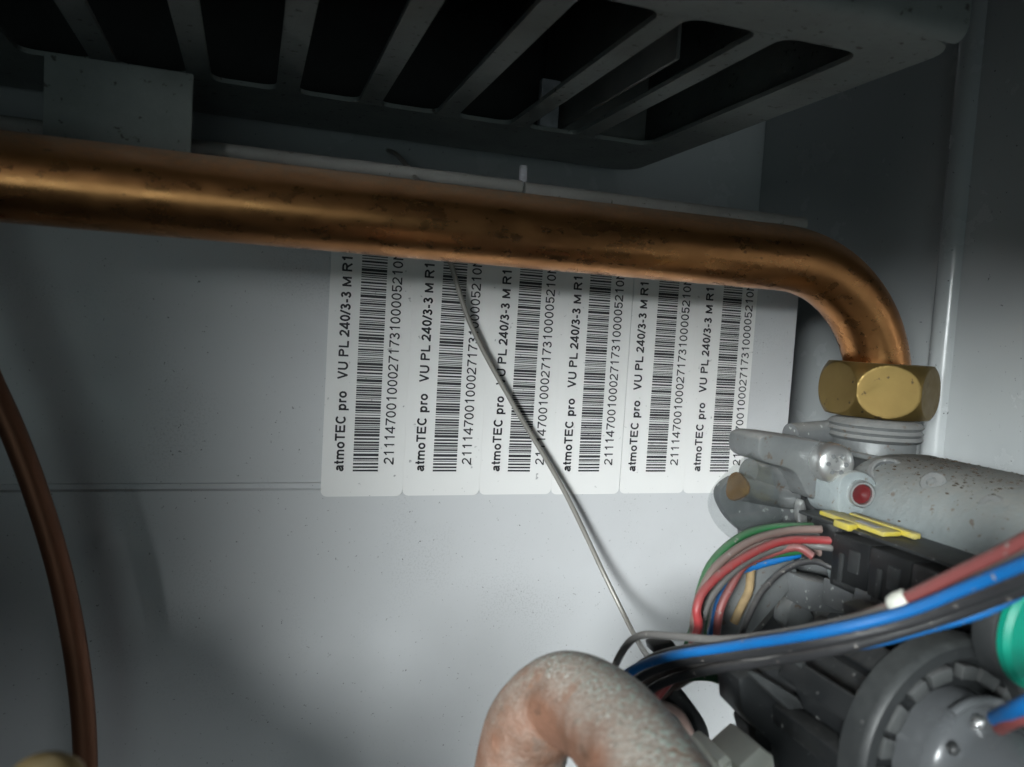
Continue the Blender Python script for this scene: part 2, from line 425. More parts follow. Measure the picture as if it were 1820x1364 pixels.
# inner baffle sheet and pale ceramic piece seen through the slots
box('baffle', .118, .1195, .215, .33, H + .004, H + .055, M_INNER, bx, .0004)
box('baffle', .1195, .160, .3135, .315, H + .004, H + .055, M_INNER, bx, .0004)
box('ceramic_piece', .108, .116, .305, .309, H + .003, H + .022, M_PALE, bx, .0005)
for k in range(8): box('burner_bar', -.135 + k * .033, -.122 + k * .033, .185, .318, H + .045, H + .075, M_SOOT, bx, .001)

# ------------------------------------------------------------------ gas pipe with union nut
PYp = .225; ZP = EZ + .0300; XN = .2148; RP = .0110; RB = .046
gp = root('copper_gas_pipe', (XN, PYp, EZ - .004), 'thick copper pipe running across the panel and bending down to a brass nut', 'pipe')
path = [(-.188 + i * .02, PYp, ZP) for i in range(0, 19)]
path = [p for p in path if p[0] < XN - RB - .002]
for k in range(25):
    a = math.radians(90 - k * 90 / 24); path.append((XN - RB + RB * math.cos(a), PYp, ZP - RB + RB * math.sin(a)))
path += [(XN, PYp, EZ - .018), (XN, PYp, EZ - .021)]
def pipe_r(t, a): return 1 + .006 * math.sin(a * 2 + t * 9)
tube('tube', path, RP, M_COPPER, gp, 48, False, rfun=pipe_r, smooth=60)
def nut_prof(h0, h1, n=44):
    return [(1.0, h0 + (h1 - h0) * k / n) for k in range(n + 1)]
NB, NT = EZ - .0225, EZ - .0035
view_dir = math.atan2(-PYp, -XN)              # direction from nut to lens in XY
flat0 = view_dir + math.radians(11)
af = .0176
def nut_r(r, h, th):
    # lathe() frame for axis +Z: u = X, v = Y
    d = (th - flat0 + math.pi / 6) % (math.pi / 3) - math.pi / 6
    flat = af / math.cos(d)
    t = (h - (NT - NB) / 2) / ((NT - NB) / 2)
    return min(flat, .0203 - .0031 * abs(t) ** 2.2)
lathe('union_nut', [(.0112, 0.0)] + [(.0172, .0001)] + nut_prof(.0002, NT - NB - .0002) + [(.0172, NT - NB - .0001), (.0112, NT - NB)], (XN, PYp, NB), (0, 0, 1), M_BRASS, gp, 288,
      rmod=lambda r, h, th: (min(r, nut_r(r, h, th)) if r > .5 else r), smooth=14)

# ------------------------------------------------------------------ gas valve
gv = root('gas_valve', (.205, .20, EZ - .10), 'pale dusty cast aluminium gas valve under the brass nut', 'valve')
stub = lathe('threaded_stub', [(.0120, -.034), (.0140, -.034), (.0140, -.0075)] +
      sum([[(.0150, -.0073 + k * .0022), (.0160, -.0062 + k * .0022), (.0150, -.0051 + k * .0022)] for k in range(3)], []) + [(.0120, .0005)],
      (XN, PYp, NB - .0012), (0, 0, 1), M_ALU, gv, 56, smooth=50)
# main body: rounded block running towards the lens
def superbody(cx, cz, a, b, y0, y1, n=2.8, mat=M_PALEALU, name='body', parent=gv):
    bm = bmesh.new(); rings = []
    for y, s in ((y0, .0), (y0, .86), (y0 + .0012, .95), (y0 + .0035, 1), (y1 - .003, 1), (y1, .93), (y1, 0)):
        if s == 0: rings.append([bm.verts.new((cx, y, cz))]); continue
        ring = []
        for k in range(64):
            t = 2 * math.pi * k / 64; c, s_ = math.cos(t), math.sin(t)
            ring.append(bm.verts.new((cx + a * s * math.copysign(abs(c) ** (2 / n), c), y, cz + b * s * math.copysign(abs(s_) ** (2 / n), s_))))
        rings.append(ring)
    for A, B in zip(rings[:-1], rings[1:]):
        for k in range(64):
            j = (k + 1) % 64
            if len(A) == 1: bm.faces.new((A[0], B[k], B[j]))
            elif len(B) == 1: bm.faces.new((A[k], B[0], A[j]))
            else: bm.faces.new((A[k], B[k], B[j], A[j]))
    return finish(name, bm, mat, parent, 40)
superbody(.2035, EZ - .0590, .0285, .0270, .075, .201)
box('inlet_block', .188, .238, .2025, .247, EZ - .090, EZ - .0555, M_DARKALU, gv, .003)
# flange arm with pan head screw
plate('flange_arm', [(1346, 800), (1352, 772), (1400, 776), (1490, 790), (1515, 812), (1510, 852), (1482, 884), (1440, 892), (1424, 858), (1412, 836), (1352, 822)], .196, .016, M_ALU, gv, 2, .0012)
plate('web', [(1398, 822), (1500, 850), (1505, 940), (1428, 945), (1420, 900)], .218, .008, M_DARKALU, gv, 0, .0008)
plate('face_plate', [(1490, 872), (1497, 846), (1524, 836), (1552, 846), (1570, 880), (1575, 935), (1490, 926)], .1860, .014, M_PALEALU, gv, 2, .0008)
plate('top_ledge', [(1496, 800), (1592, 818), (1640, 834), (1638, 842), (1588, 828), (1496, 808)], .1985, .010, M_ALU, gv, 0, .0004)
sc = P(1474, 822, .1935)
screw = lathe('pan_screw', [(.0060, -.002), (.0062, .0), (.0060, .0035), (.0053, .0047), (.0040, .0053), (.0024, .0055), (.0022, .0042), (0, .0040)], sc, (-.30, -1, .05), M_STEEL, gv, 32, smooth=50)
ax = Vector((-.30, -1, .05)).normalized()
for k in range(6):
    a = k * math.pi / 3; u = Vector((1, -.3, 0)).normalized(); v = ax.cross(u)
    lathe('recess', [(.0007, 0), (.0007, .00035), (0, .00036)], sc + ax * .00525 + (u * math.cos(a) + v * math.sin(a)) * .0027, ax, M_DARKALU, screw, 10)
rs = P(1525, 876, .1860)
seal = lathe('sealed_screw', [(.0040, -.003), (.0040, .0022), (.0036, .0027), (.0031, .0026), (.0030, .0002)], rs, (-.25, -1, 0), M_STEEL, gv, 28)
lathe('red_seal', [(.0029, .0009), (.0029, .0019), (.0016, .0017), (.0008, .0012), (0, .0011)], rs, (-.25, -1, 0), M_RED, seal, 24, smooth=50)
tube('side_port', [P(1405, 776, .236), P(1495, 768, .236)], .0048, M_DARKALU, gv, 20, False)
box('mould_line', .1735, .1752, .105, .186, EZ - .0640, EZ - .0630, M_PALEALU, gv, .0003)
lathe('plug_boss', [(.0062, -.004), (.0062, .0008), (.0052, .0014), (.0046, .0013), (.0044, .0), (0, -.0002)], P(1580, 846, .1880), (-.45, -.6, .75), M_DARKALU, gv, 28)
for k, (px, py, Y) in enumerate(((1660, 862, .170), (1765, 905, .150))):
    lathe('bolt_head', [(.0034, -.003), (.0036, .0010), (.0030, .0018), (.0014, .0019), (.0012, .0012), (0, .0011)], P(px, py, Y), (-.8, -.2, .55), M_ALU, gv, 24)
def crumbs(name, n, mat, parent):
    rnd = random.Random(5); bm = bmesh.new()
    for _ in range(n):
        y = rnd.uniform(.150, .192); a = math.radians(min(max(rnd.gauss(104, 16), 70), 165)); r = rnd.choice((.00015, .0002, .0002, .0003, .0005))
        c, s_ = math.cos(a), math.sin(a); e = 2 / 2.8
        p = Vector((.2035 + .0285 * math.copysign(abs(c) ** e, c), y, EZ - .0590 + .0270 * s_ ** e))
        q = bmesh.ops.create_icosphere(bm, subdivisions=1, radius=r)
        for v in q['verts']: v.co = p + Vector((v.co.x * rnd.uniform(.7, 1.4), v.co.y * rnd.uniform(.7, 1.8), v.co.z * .55))
    o = finish(name, bm, mat, parent, 60); o['kind'] = 'stuff'; return o
crumbs('rust_crumbs', 260, M_CRUMB, gv)
# levers and spindles behind the wiring
plate('lever_plate', [(1276, 886), (1284, 862), (1318, 842), (1400, 850), (1428, 948), (1345, 962), (1300, 930)], .211, .004, M_DARKALU, gv, 2, .0006)
tube('spindle', [P(1330, 838, .2065), P(1405, 858, .2085)], .0042, M_ALU, gv, 20, False)
sp = tube('spindle', [P(1312, 866, .2040), P(1405, 884, .2090)], .0040, M_ALU, gv, 20, False)
dirv = (P(1312, 866, .2040) - P(1405, 884, .2090)).normalized()
lathe('rusty_end', [(.0036, -.001), (.0044, .0002), (.0042, .0010), (0, .0012)], P(1312, 866, .2040), dirv, M_RUST, sp, 18, rmod=lambda r, h, th: r * (1 + .10 * math.sin(3 * th)))
plate('bright_fin', [(1424, 935), (1421, 905), (1428, 884), (1434, 905), (1436, 935)], .2015, .003, M_STEEL, gv, 1, .0003)
# lower casting
plate('lower_cover', [(1318, 1002), (1352, 975), (1402, 968), (1420, 1005), (1416, 1040), (1384, 1075), (1340, 1125), (1300, 1165), (1235, 1165), (1268, 1120), (1296, 1060)], .1945, .010, M_ALU, gv, 2, .0016)
plate('housing', [(1400, 940), (1640, 940), (1640, 1220), (1340, 1220), (1345, 1130), (1408, 1050)], .2055, .030, M_DARKALU, gv, 0, .002)
plate('rib', [(1475, 960), (1508, 960), (1545, 1110), (1520, 1120)], .200, .0055, M_DARKALU, gv, 0, .0008)
plate('rib', [(1395, 1125), (1402, 1078), (1420, 1062), (1445, 1085), (1455, 1125)], .1985, .007, M_ALU, gv, 1, .001)
plate('rib', [(1440, 1125), (1480, 1085), (1510, 1080), (1530, 1115), (1530, 1130)], .1965, .009, M_DARKALU, gv, 0, .001)
tube('gasket_cord', [P(1338, 990, .1938), P(1334, 1022, .1936), P(1331, 1050, .1936), P(1318, 1078, .1936), P(1304, 1108, .1938)], .0013, M_CORD, gv, 10)
# solenoid with green front cap
sol = root('solenoid', P(1852, 1118, .112), 'dark grey solenoid cylinder with a green front cap', 'solenoid')
c0 = P(1852, 1118, .112)
lathe('cap_holder', [(.0118, 0.0), (.0126, .0003), (.0129, .001), (.0129, .005), (.010, .006)], c0, (0, 1, 0), M_GREYPL, sol, 48)
lathe('green_cap', [(.0124, -.0002), (.0124, -.0016), (.0116, -.0026), (.004, -.0028), (.0036, -.0018), (0, -.0018)], c0, (0, 1, 0), M_GREEN, sol, 48)
lathe('coil_body', [(.0085, 0.0), (.0095, .0006), (.0098, .002), (.0098, .022), (.008, .023)], P(1712, 1150, .146), (0, 1, 0), M_GREYPL, sol, 48)
# clear plastic shield standing in front of the levers
shield = plate('clear_shield', [(1258, 905), (1264, 872), (1296, 836), (1346, 796), (1366, 806), (1378, 850), (1400, 960), (1320, 968), (1280, 945)], .1985, .0010, M_CLEAR, None, 2, .0003)
set_props(shield, 'thin clear plastic shield with rounded corner over the valve levers', 'shield')

# ------------------------------------------------------------------ actuator motor (lower right)
mo = root('actuator_motor', P(1700, 1345, .12), 'black plastic ring shaped actuator motor with satin grey cap below the wiring', 'motor')
mc = P(1700, 1345, .12)
YA = (0, 1, 0)
lathe('outer_ring', [(.0176, .004), (.0206, .004), (.0208, .0006), (.0213, .0), (.0238, .0), (.0245, .0008), (.0247, .002), (.0247, .0068), (.0200, .0072), (.0176, .0072)], mc, YA, M_GREYPL, mo, 72)
lathe('inner_drum', [(.0130, .0042), (.0174, .0044), (.0174, .034), (.012, .034)], mc, YA, M_BLACK, mo, 56)
lathe('floor_ring', [(.0130, .0036), (.0207, .0036), (.0207, .0039), (.0130, .0039)], mc, YA, M_BLACK, mo, 56)
def sector(name, r0, r1, a0, a1, y0, y1, mat, parent):
    bm = bmesh.new(); n = 6; pts = []
    for k in range(n + 1):
        a = a0 + (a1 - a0) * k / n; pts.append((r1 * math.cos(a), r1 * math.sin(a)))
    for k in range(n, -1, -1):
        a = a0 + (a1 - a0) * k / n; pts.append((r0 * math.cos(a), r0 * math.sin(a)))
    return extrude_poly(name, [mc + Vector((x, y0, z)) for x, z in pts], (0, y1 - y0, 0), mat, parent, .0004)
for k in range(16):
    a = math.radians(22.5 * k + 6)
    sector('pad', .0160, .0190, a, a + math.radians(14 if k % 2 else 18.5), .0010, .0035, M_PADPL, mo)
for k, (a, w) in enumerate(((98, 13), (128, 16), (158, 14), (188, 12), (68, 12))):
    a0 = math.radians(a - w / 2); a1 = math.radians(a + w / 2)
    sector('bridge', .0178, .0236, a0, a1, .0074, .030, M_BLACK, mo)
plate('rear_plate', [(1313, 1208), (1345, 1196), (1420, 1180), (1560, 1180), (1640, 1300), (1640, 1420), (1400, 1420), (1378, 1330), (1318, 1268)], .1500, .010, M_BLACK, mo, 0, .0012)
plate('latch', [(1338, 1205), (1350, 1198), (1420, 1240), (1436, 1266), (1428, 1282), (1400, 1262)], .1465, .0035, M_GREYPL, mo, 0, .0008)
plate('foot', [(1342, 1300), (1360, 1286), (1400, 1310), (1420, 1340), (1380, 1345), (1350, 1330)], .152, .010, M_BLACK, mo, 0, .001)
lathe('end_cap', [(.0138, .0034), (.0140, -.003), (.0138, -.0045), (.0130, -.0058), (.0119, -.0070), (.0115, -.010), (.0112, -.046), (.009, -.0475), (0, -.048)], mc, YA, M_DOME, mo, 56, smooth=50)
tube('collar', [mc + Vector((.0140 * math.cos(t), -.004, .0140 * math.sin(t))) for t in [math.radians(25 + k * 12) for k in range(9)]], .0011, M_DOME, mo, 12)
for a in (112, 146):
    t = math.radians(a); lathe('pin', [(.0011, -.001), (.0011, .0016), (.0006, .0020), (0, .0021)], mc + Vector((.0120 * math.cos(t), -.0075, .0120 * math.sin(t))), (math.cos(t), -.5, math.sin(t)), M_BLACK if a > 130 else M_STEEL, mo, 14)

for (x0, y0, x1, y1, Y) in ((1420, 1186, 1470, 1214, .1440), (1395, 1296, 1450, 1330, .1455), (1440, 1318, 1500, 1352, .1440), (1480, 1196, 1530, 1216, .1430)):
    plate('clip_rib', [(x0, y0), (x0 + 12, y0 - 8), (x1, y1 - 8), (x1 - 10, y1 + 6)], Y, .006, M_GREYPL, mo, 0, .0005)
# white plugs at the foot of the motor
for (o, Y, lab) in (([(1312, 1364), (1352, 1328), (1376, 1346), (1388, 1420), (1330, 1420)], .145, 'white plastic plug touching the black motor plate'),
                    ([(1276, 1352), (1290, 1342), (1320, 1366), (1330, 1420), (1285, 1420)], .148, 'small white plastic plug between motor and dusty copper bend')):
    pr = root('white_plug', P(o[0][0], o[0][1] + 20, Y), lab, 'plug')
    plate('shell', o, Y, .012, M_WHITEPL, pr, 0, .0007)
    plate('key', [(o[0][0] + 14, o[0][1] + 12), (o[0][0] + 24, o[0][1] + 4), (o[0][0] + 34, o[0][1] + 40), (o[0][0] + 20, o[0][1] + 44)], Y - .0008, .001, M_WHITEPL, pr, 0, .0002)

# ------------------------------------------------------------------ black wire connector with yellow lock
cn = root('wire_connector', P(1600, 1050, .165), 'black plastic multi way connector with yellow lock on the valve', 'connector')
xa, xb = .1605, .1745; zt = P(1510, 945, .180).z; zb = P(1510, 1036, .180).z
segs = [(.166, .1800), (.1515, .1654), (.128, .1509)]
for i, (a, b) in enumerate(segs):
    h = box('housing', xa - .0004 * i, xb, a, b, zb - (.004 if i == 1 else 0), zt, M_BLACK, cn, .0006)
    box('window', xa - .0004 * i - .0005, xa - .0004 * i + .0004, a + .003, a + .007, zb + .006, zt - .003, M_GREYPL, h, .0003)
    box('rib', xa - .0004 * i - .0006, xa - .0004 * i + .0004, a + .009, a + .0105, zb + .002, zt - .005, M_GREYPL, h, .0003)
    box('rib', xa - .0004 * i - .0004, xa - .0004 * i + .0004, a + .002, b - .002, zb + .001, zb + .0022, M_GREYPL, h, .0002)
box('rear_housing', .164, .174, .1806, .194, zb + .004, zt + .0012, M_BLACK, cn, .0006)
box('cover_strip', xa + .0004, xb + .002, .128, .196, zt + .0016, zt + .0026, M_GREYPL, cn, .0003)
ylock = root_part = box('yellow_lock', .1626, .1690, .1640, .1890, zt + .0028, zt + .0042, M_YELLOW, cn, .0004)
box('lock_bar', .16905, .1716, .1600, .1840, zt + .0030, zt + .0046, M_YELLOW, ylock, .0004)
box('lock_tab', .1592, .1625, .1730, .1790, zt + .0020, zt + .0040, M_YELLOW, ylock, .0004)
box('worn_print', .1640, .1662, .1680, .1760, zt + .00422, zt + .0043, M_PALE, ylock, 0)

for (o, Y, th) in (([(1430, 1030), (1500, 1042), (1508, 1092), (1440, 1088)], .186, .012), ([(1515, 1048), (1560, 1060), (1556, 1108), (1512, 1098)], .172, .012), ([(1566, 1064), (1602, 1074), (1600, 1112), (1562, 1106)], .160, .010)):
    plate('mount_block', o, Y, th, M_DARKALU, cn, 0, .0008)

# ------------------------------------------------------------------ wires
def wire(name, pts, r, mat, label, group=None, n=8):
    k0 = len(pts)
    pts = [(p[0] + (random.uniform(-3, 3) if 0 < i < k0 - 1 else 0), p[1] + (random.uniform(-2.5, 2.5) if 0 < i < k0 - 1 else 0), p[2]) for i, p in enumerate(pts)]
    o = tube(name, [P(*p) for p in pts], r, mat, None, 12, True, n)
    return set_props(o, label, 'wire', group)
B = 'wires looping out of the connector'
rw = .00122
wire('wire', [(1470, 955, .1895), (1395, 958, .1925), (1325, 985, .1905), (1272, 1030, .1875), (1250, 1075, .1862), (1242, 1115, .1855), (1228, 1170, .1855)], rw, W_BLACK, 'black wire threaded between brown and red in the loop', B)
wire('wire', [(1500, 1000, .1850), (1462, 978, .1890), (1410, 960, .1915), (1335, 974, .1900), (1276, 1016, .1870), (1246, 1062, .1845), (1239, 1105, .1835), (1226, 1165, .1835)], rw, W_BROWN, 'second brown wire running over the deep green one in the loop', B)
wire('wire', [(1526, 966, .1810), (1450, 961, .187), (1385, 966, .188), (1310, 998, .184), (1258, 1044, .180), (1238, 1082, .178), (1240, 1120, .178), (1220, 1175, .178), (1150, 1260, .178)], rw, W_RED, 'bright red wire on the outside of the loop leaving the connector', B)
wire('wire', [(1460, 941, .188), (1400, 944, .191), (1335, 962, .189), (1275, 1006, .1855), (1243, 1055, .183), (1236, 1100, .182), (1225, 1160, .182), (1160, 1240, .182)], rw, W_BROWN, 'dusty brown wire topmost in the loop leaving the connector', B)
wire('wire', [(1452, 936, .193), (1372, 939, .1945), (1314, 956, .193), (1268, 996, .190), (1247, 1050, .187), (1240, 1100, .186), (1215, 1170, .186)], rw, W_GREEN, 'pale green wire at the back of the loop leaving the connector', B)
wire('wire', [(1480, 948, .190), (1385, 953, .193), (1318, 980, .191), (1266, 1030, .188), (1248, 1085, .187), (1240, 1130, .187), (1225, 1170, .187)], rw, W_GREY, 'dark grey wire tucked between brown and green in the loop', B)
wire('wire', [(1506, 1010, .183), (1470, 988, .188), (1425, 968, .191), (1350, 980, .192), (1290, 1018, .190), (1256, 1068, .188), (1246, 1125, .187), (1230, 1180, .187)], rw, W_BROWN, 'brown wire that dips under the red ones into the connector side', B)
wire('wire', [(1446, 990, .184), (1418, 975, .188), (1370, 984, .1905), (1326, 1006, .190), (1300, 1040, .189), (1282, 1085, .188), (1270, 1140, .188), (1255, 1195, .188)], rw, W_PINK, 'faded red wire hanging innermost beside the blue one', B)
wire('wire', [(1420, 985, .1925), (1345, 1003, .1935), (1300, 1025, .192), (1278, 1070, .1895), (1264, 1120, .189), (1250, 1160, .189), (1228, 1200, .189)], rw, W_BLUE, 'blue wire hanging between the green and faded red ones', B)
wire('wire', [(1430, 978, .1905), (1345, 992, .1915), (1295, 1022, .1885), (1264, 1066, .186), (1250, 1110, .1855), (1244, 1150, .1855), (1215, 1190, .1855)], rw, W_GREEN, 'deep green wire hanging just inside the bright red one', B)
wire('wire', [(1512, 1022, .1815), (1478, 1008, .1860), (1440, 1000, .1890), (1392, 1012, .1905), (1352, 1050, .1890), (1330, 1100, .1860), (1310, 1150, .1840)], rw * .8, W_BLACK, 'thin black wire sagging below the loop across the grey cover', B)
wire('wire', [(1500, 978, .1815), (1450, 970, .1880), (1392, 975, .1895), (1322, 1004, .1868), (1270, 1056, .1830), (1252, 1100, .1812), (1240, 1150, .1810)], rw * .9, W_GREY, 'slim grey wire lying against the bright red one in the loop', B)
Lm = 'wires of the main loom'
rl = .00116
wire('wire', [(1900, 905, 0.0896), (1820, 962, 0.0971), (1700, 1020, 0.1079), (1596, 1071, 0.1170)], rl * 1.1, W_PINK, 'red wire ending in a white tip on top of the loom', Lm)
tip = lathe('wire_tip', [(.0019, -.002), (.0021, 0), (.0018, .0014), (.0010, .0020), (0, .0021)], P(1596, 1071, 0.1170), (P(1596, 1071, 0.1170) - P(1640, 1050, 0.1137)), M_WHITEPL, None, 18, smooth=60)
set_props(tip, 'round white tip at the end of the red loom wire', 'wire tip')
wire('wire', [(1900, 930, 0.0905), (1820, 983, 0.0979), (1700, 1043, 0.1087), (1590, 1084, 0.1179), (1450, 1112, 0.1302), (1300, 1137, 0.1533), (1200, 1133, 0.1692), (1140, 1131, 0.1773), (1108, 1154, 0.1810), (1092, 1196, 0.1820), (1086, 1260, 0.1820)], rl * .85, W_GREY, 'slim dark grey wire arching off the loom above the copper bend', Lm)
wire('wire', [(1900, 968, 0.0888), (1820, 1004, 0.0954), (1720, 1046, 0.1046), (1600, 1088, 0.1145), (1450, 1124, 0.1268), (1300, 1150, 0.1497), (1190, 1166, 0.1671), (1125, 1190, 0.1776), (1096, 1225, 0.1800), (1090, 1290, 0.1800)], rl * 1.05, W_BLUE, 'bright blue wire running the whole length of the loom', Lm)
wire('wire', [(1900, 1000, 0.0905), (1820, 1028, 0.0971), (1720, 1066, 0.1062), (1600, 1108, 0.1162), (1450, 1143, 0.1285), (1330, 1164, 0.1473), (1210, 1178, 0.1664), (1140, 1203, 0.1773), (1108, 1240, 0.1810), (1100, 1300, 0.1810)], rl * 1.05, W_BLACK, 'black wire directly below the long blue loom wire', Lm)
wire('wire', [(1520, 1126, 0.1241), (1430, 1143, 0.1325), (1330, 1160, 0.1495), (1220, 1172, 0.1670), (1150, 1192, 0.1779), (1112, 1226, 0.1830), (1100, 1280, 0.1830)], rl * .9, W_RED, 'red wire sandwiched between blue and black in the loom', Lm)
wire('wire', [(1900, 1020, 0.0921), (1820, 1046, 0.0988), (1700, 1090, 0.1096), (1560, 1135, 0.1203), (1450, 1160, 0.1302), (1350, 1177, 0.1457), (1240, 1194, 0.1629), (1165, 1220, 0.1751), (1128, 1262, 0.1813), (1118, 1320, 0.1820)], rl * 1.05, W_BLACK, 'lowest long black wire on the loom underside', Lm)
wire('wire', [(1560, 1130, 0.1245), (1450, 1152, 0.1344), (1340, 1170, 0.1509), (1230, 1184, 0.1675), (1160, 1208, 0.1794), (1124, 1244, 0.1856), (1112, 1300, 0.1860)], rl, W_GREY, 'dusty grey wire buried in the middle of the loom', Lm)
wire('wire', [(1900, 1000, 0.0979), (1830, 1040, 0.1029), (1750, 1086, 0.1087), (1650, 1118, 0.1154), (1540, 1142, 0.1220), (1440, 1152, 0.1334), (1350, 1160, 0.1492)], rl, W_BLUE, 'second blue wire dropping below the loom towards the solenoid', Lm)
wire('wire', [(1900, 945, .0935), (1820, 990, .1005), (1720, 1036, .1090), (1610, 1078, .1185), (1470, 1116, .1290), (1330, 1140, .1480), (1230, 1150, .1690), (1160, 1170, .1790), (1118, 1202, .1830), (1104, 1260, .184)], rl, W_BLACK, 'black wire squeezed between the slim grey and long blue wires', Lm)
wire('wire', [(1900, 1008, .0945), (1820, 1038, .1010), (1710, 1078, .1110), (1580, 1120, .1210), (1450, 1150, .1320), (1340, 1170, .1480), (1225, 1188, .1700), (1152, 1212, .1790), (1118, 1252, .1820), (1110, 1310, .182)], rl * .9, W_GREY, 'dull grey wire lying between the two lower black loom wires', Lm)
wire('wire', [(1900, 915, .0930), (1820, 972, .1000), (1700, 1030, .1090), (1612, 1068, .1160), (1540, 1092, .1230), (1440, 1116, .1330), (1330, 1134, .1490), (1240, 1140, .1690)], rl * .9, W_BROWN, 'brown wire under the white tipped red one on the loom', Lm)
U = 'wires below the loom'; rl = .0016
wire('wire', [(1330, 1250, .176), (1305, 1222, .178), (1262, 1200, .181), (1205, 1205, .183), (1160, 1232, .184), (1135, 1262, .185), (1125, 1310, .185)], rl, W_GREEN, 'green wire curving under the loom to the motor', U)
wire('wire', [(1336, 1242, .178), (1312, 1212, .180), (1275, 1188, .183), (1210, 1192, .185), (1160, 1220, .187), (1130, 1255, .188)], rl, W_RED, 'red wire curving under the loom beside the green one', U)
wire('wire', [(1290, 1180, .184), (1236, 1200, .183), (1190, 1226, .182), (1155, 1252, .182), (1140, 1290, .182)], rl, W_BROWN, 'brown wire leaving the loom towards the copper bend', U)
wire('wire', [(1150, 1262, .176), (1175, 1252, .178), (1205, 1268, .178), (1225, 1300, .177), (1242, 1340, .174), (1262, 1390, .170)], rl * .75, W_BROWN, 'thin brown wire drooping beside the black sleeve', U)
wire('wire', [(1900, 1222, .085), (1840, 1246, .089), (1800, 1260, .093), (1770, 1276, .100)], rl * .9, W_BLUE, 'short blue wire behind the grey motor cap', 'wires behind the motor cap')
wire('wire', [(1900, 1250, .088), (1840, 1268, .091), (1800, 1280, .095), (1778, 1292, .100)], rl * .9, W_PINK, 'short pink wire behind the grey motor cap', 'wires behind the motor cap')
# black sleeve
sl = tube('cable_sleeve', [P(1178, 1225, .184), P(1205, 1258, .184), P(1232, 1300, .182), P(1236, 1345, .178), P(1245, 1400, .174)], .0040, M_BLACK, None, 18, True, 8)
set_props(sl, 'fat black rubber sleeve behind the dusty copper bend', 'sleeve')
ct = plate('clip', [(1160, 1148), (1196, 1140), (1204, 1150), (1196, 1162), (1164, 1164)], .190, .005, M_BLACK, None, 0, .0006)
set_props(ct, 'small black plastic clip under the arched grey wire', 'clip')

# ------------------------------------------------------------------ other pipes and the capillary
cp = tube('capillary_wire', [P(690, 268, .3575), P(706, 276, .330), P(735, 312, .276), P(770, 380, .262), P(800, 465, .2680), P(838, 580, .2705), P(908, 712, .2705), P(1000, 868, .2690), P(1078, 1030, .2630), P(1128, 1130, .2460), P(1158, 1180, .205), P(1180, 1230, .195)], .00095, M_WIRE, None, 10, True, 12)
set_props(cp, 'thin bare metal capillary crossing the barcode stickers diagonally', 'capillary')
tc = tube('thin_copper_pipe', [P(x, y, .2425) for x, y in ((-150, 330), (-105, 450), (-60, 560), (-25, 660), (20, 760), (62, 870), (102, 1000), (130, 1130), (146, 1250), (152, 1364), (150, 1500))], .0032, M_THINCU, None, 24, True, 10)
set_props(tc, 'thin dull copper pipe curving down the bare side of the panel', 'pipe')
bp = tube('copper_bend', [P(905, 1560, .165), P(914, 1440, .165), P(926, 1350, .165), P(948, 1286, .163), P(1004, 1244, .157), P(1072, 1276, .143), P(1134, 1350, .126), P(1190, 1440, .112), P(1250, 1560, .098)], .0104, M_DUSTCU, None, 48, True, 12)
set_props(bp, 'dusty copper pipe bend speckled with green verdigris in front of the panel', 'pipe')
kn = root('brass_cap', P(76, 1412, .13), 'blurred pale brass cap at the foot of the thin copper pipe', 'cap')
kp = P(76, 1412, .13)
lathe('dome', [(.0062, -.004), (.0064, 0), (.0059, .0023), (.0045, .0040), (.0025, .0048), (0, .0050)], kp, (0, -.25, 1), M_BRASS, kn, 32, smooth=60)
lathe('stem', [(.0050, -.09), (.0050, -.0042)], kp, (0, -.25, 1), M_BLACK, kn, 24)

hb = root('shade_block', (-.09, .16, EZ - .20), 'dark unseen block added to shade the panel beside the thin copper pipe', 'shading block')  # out-of-view block added only to darken the lower left of the panel
box('shade_body', -.186, -.082, .085, .225, EZ - .20, EZ - .086, M_BLACK, hb, .008, 3)
lathe('shade_stub', [(.020, -.01), (.020, .028), (.017, .031), (0, .031)], (-.140, .15, EZ - .086), (0, 0, 1), M_GREYPL, hb, 32)
lathe('shade_stub', [(.014, -.01), (.014, .012), (.011, .014), (0, .014)], (-.100, .135, EZ - .086), (0, 0, 1), M_GREYPL, hb, 32)

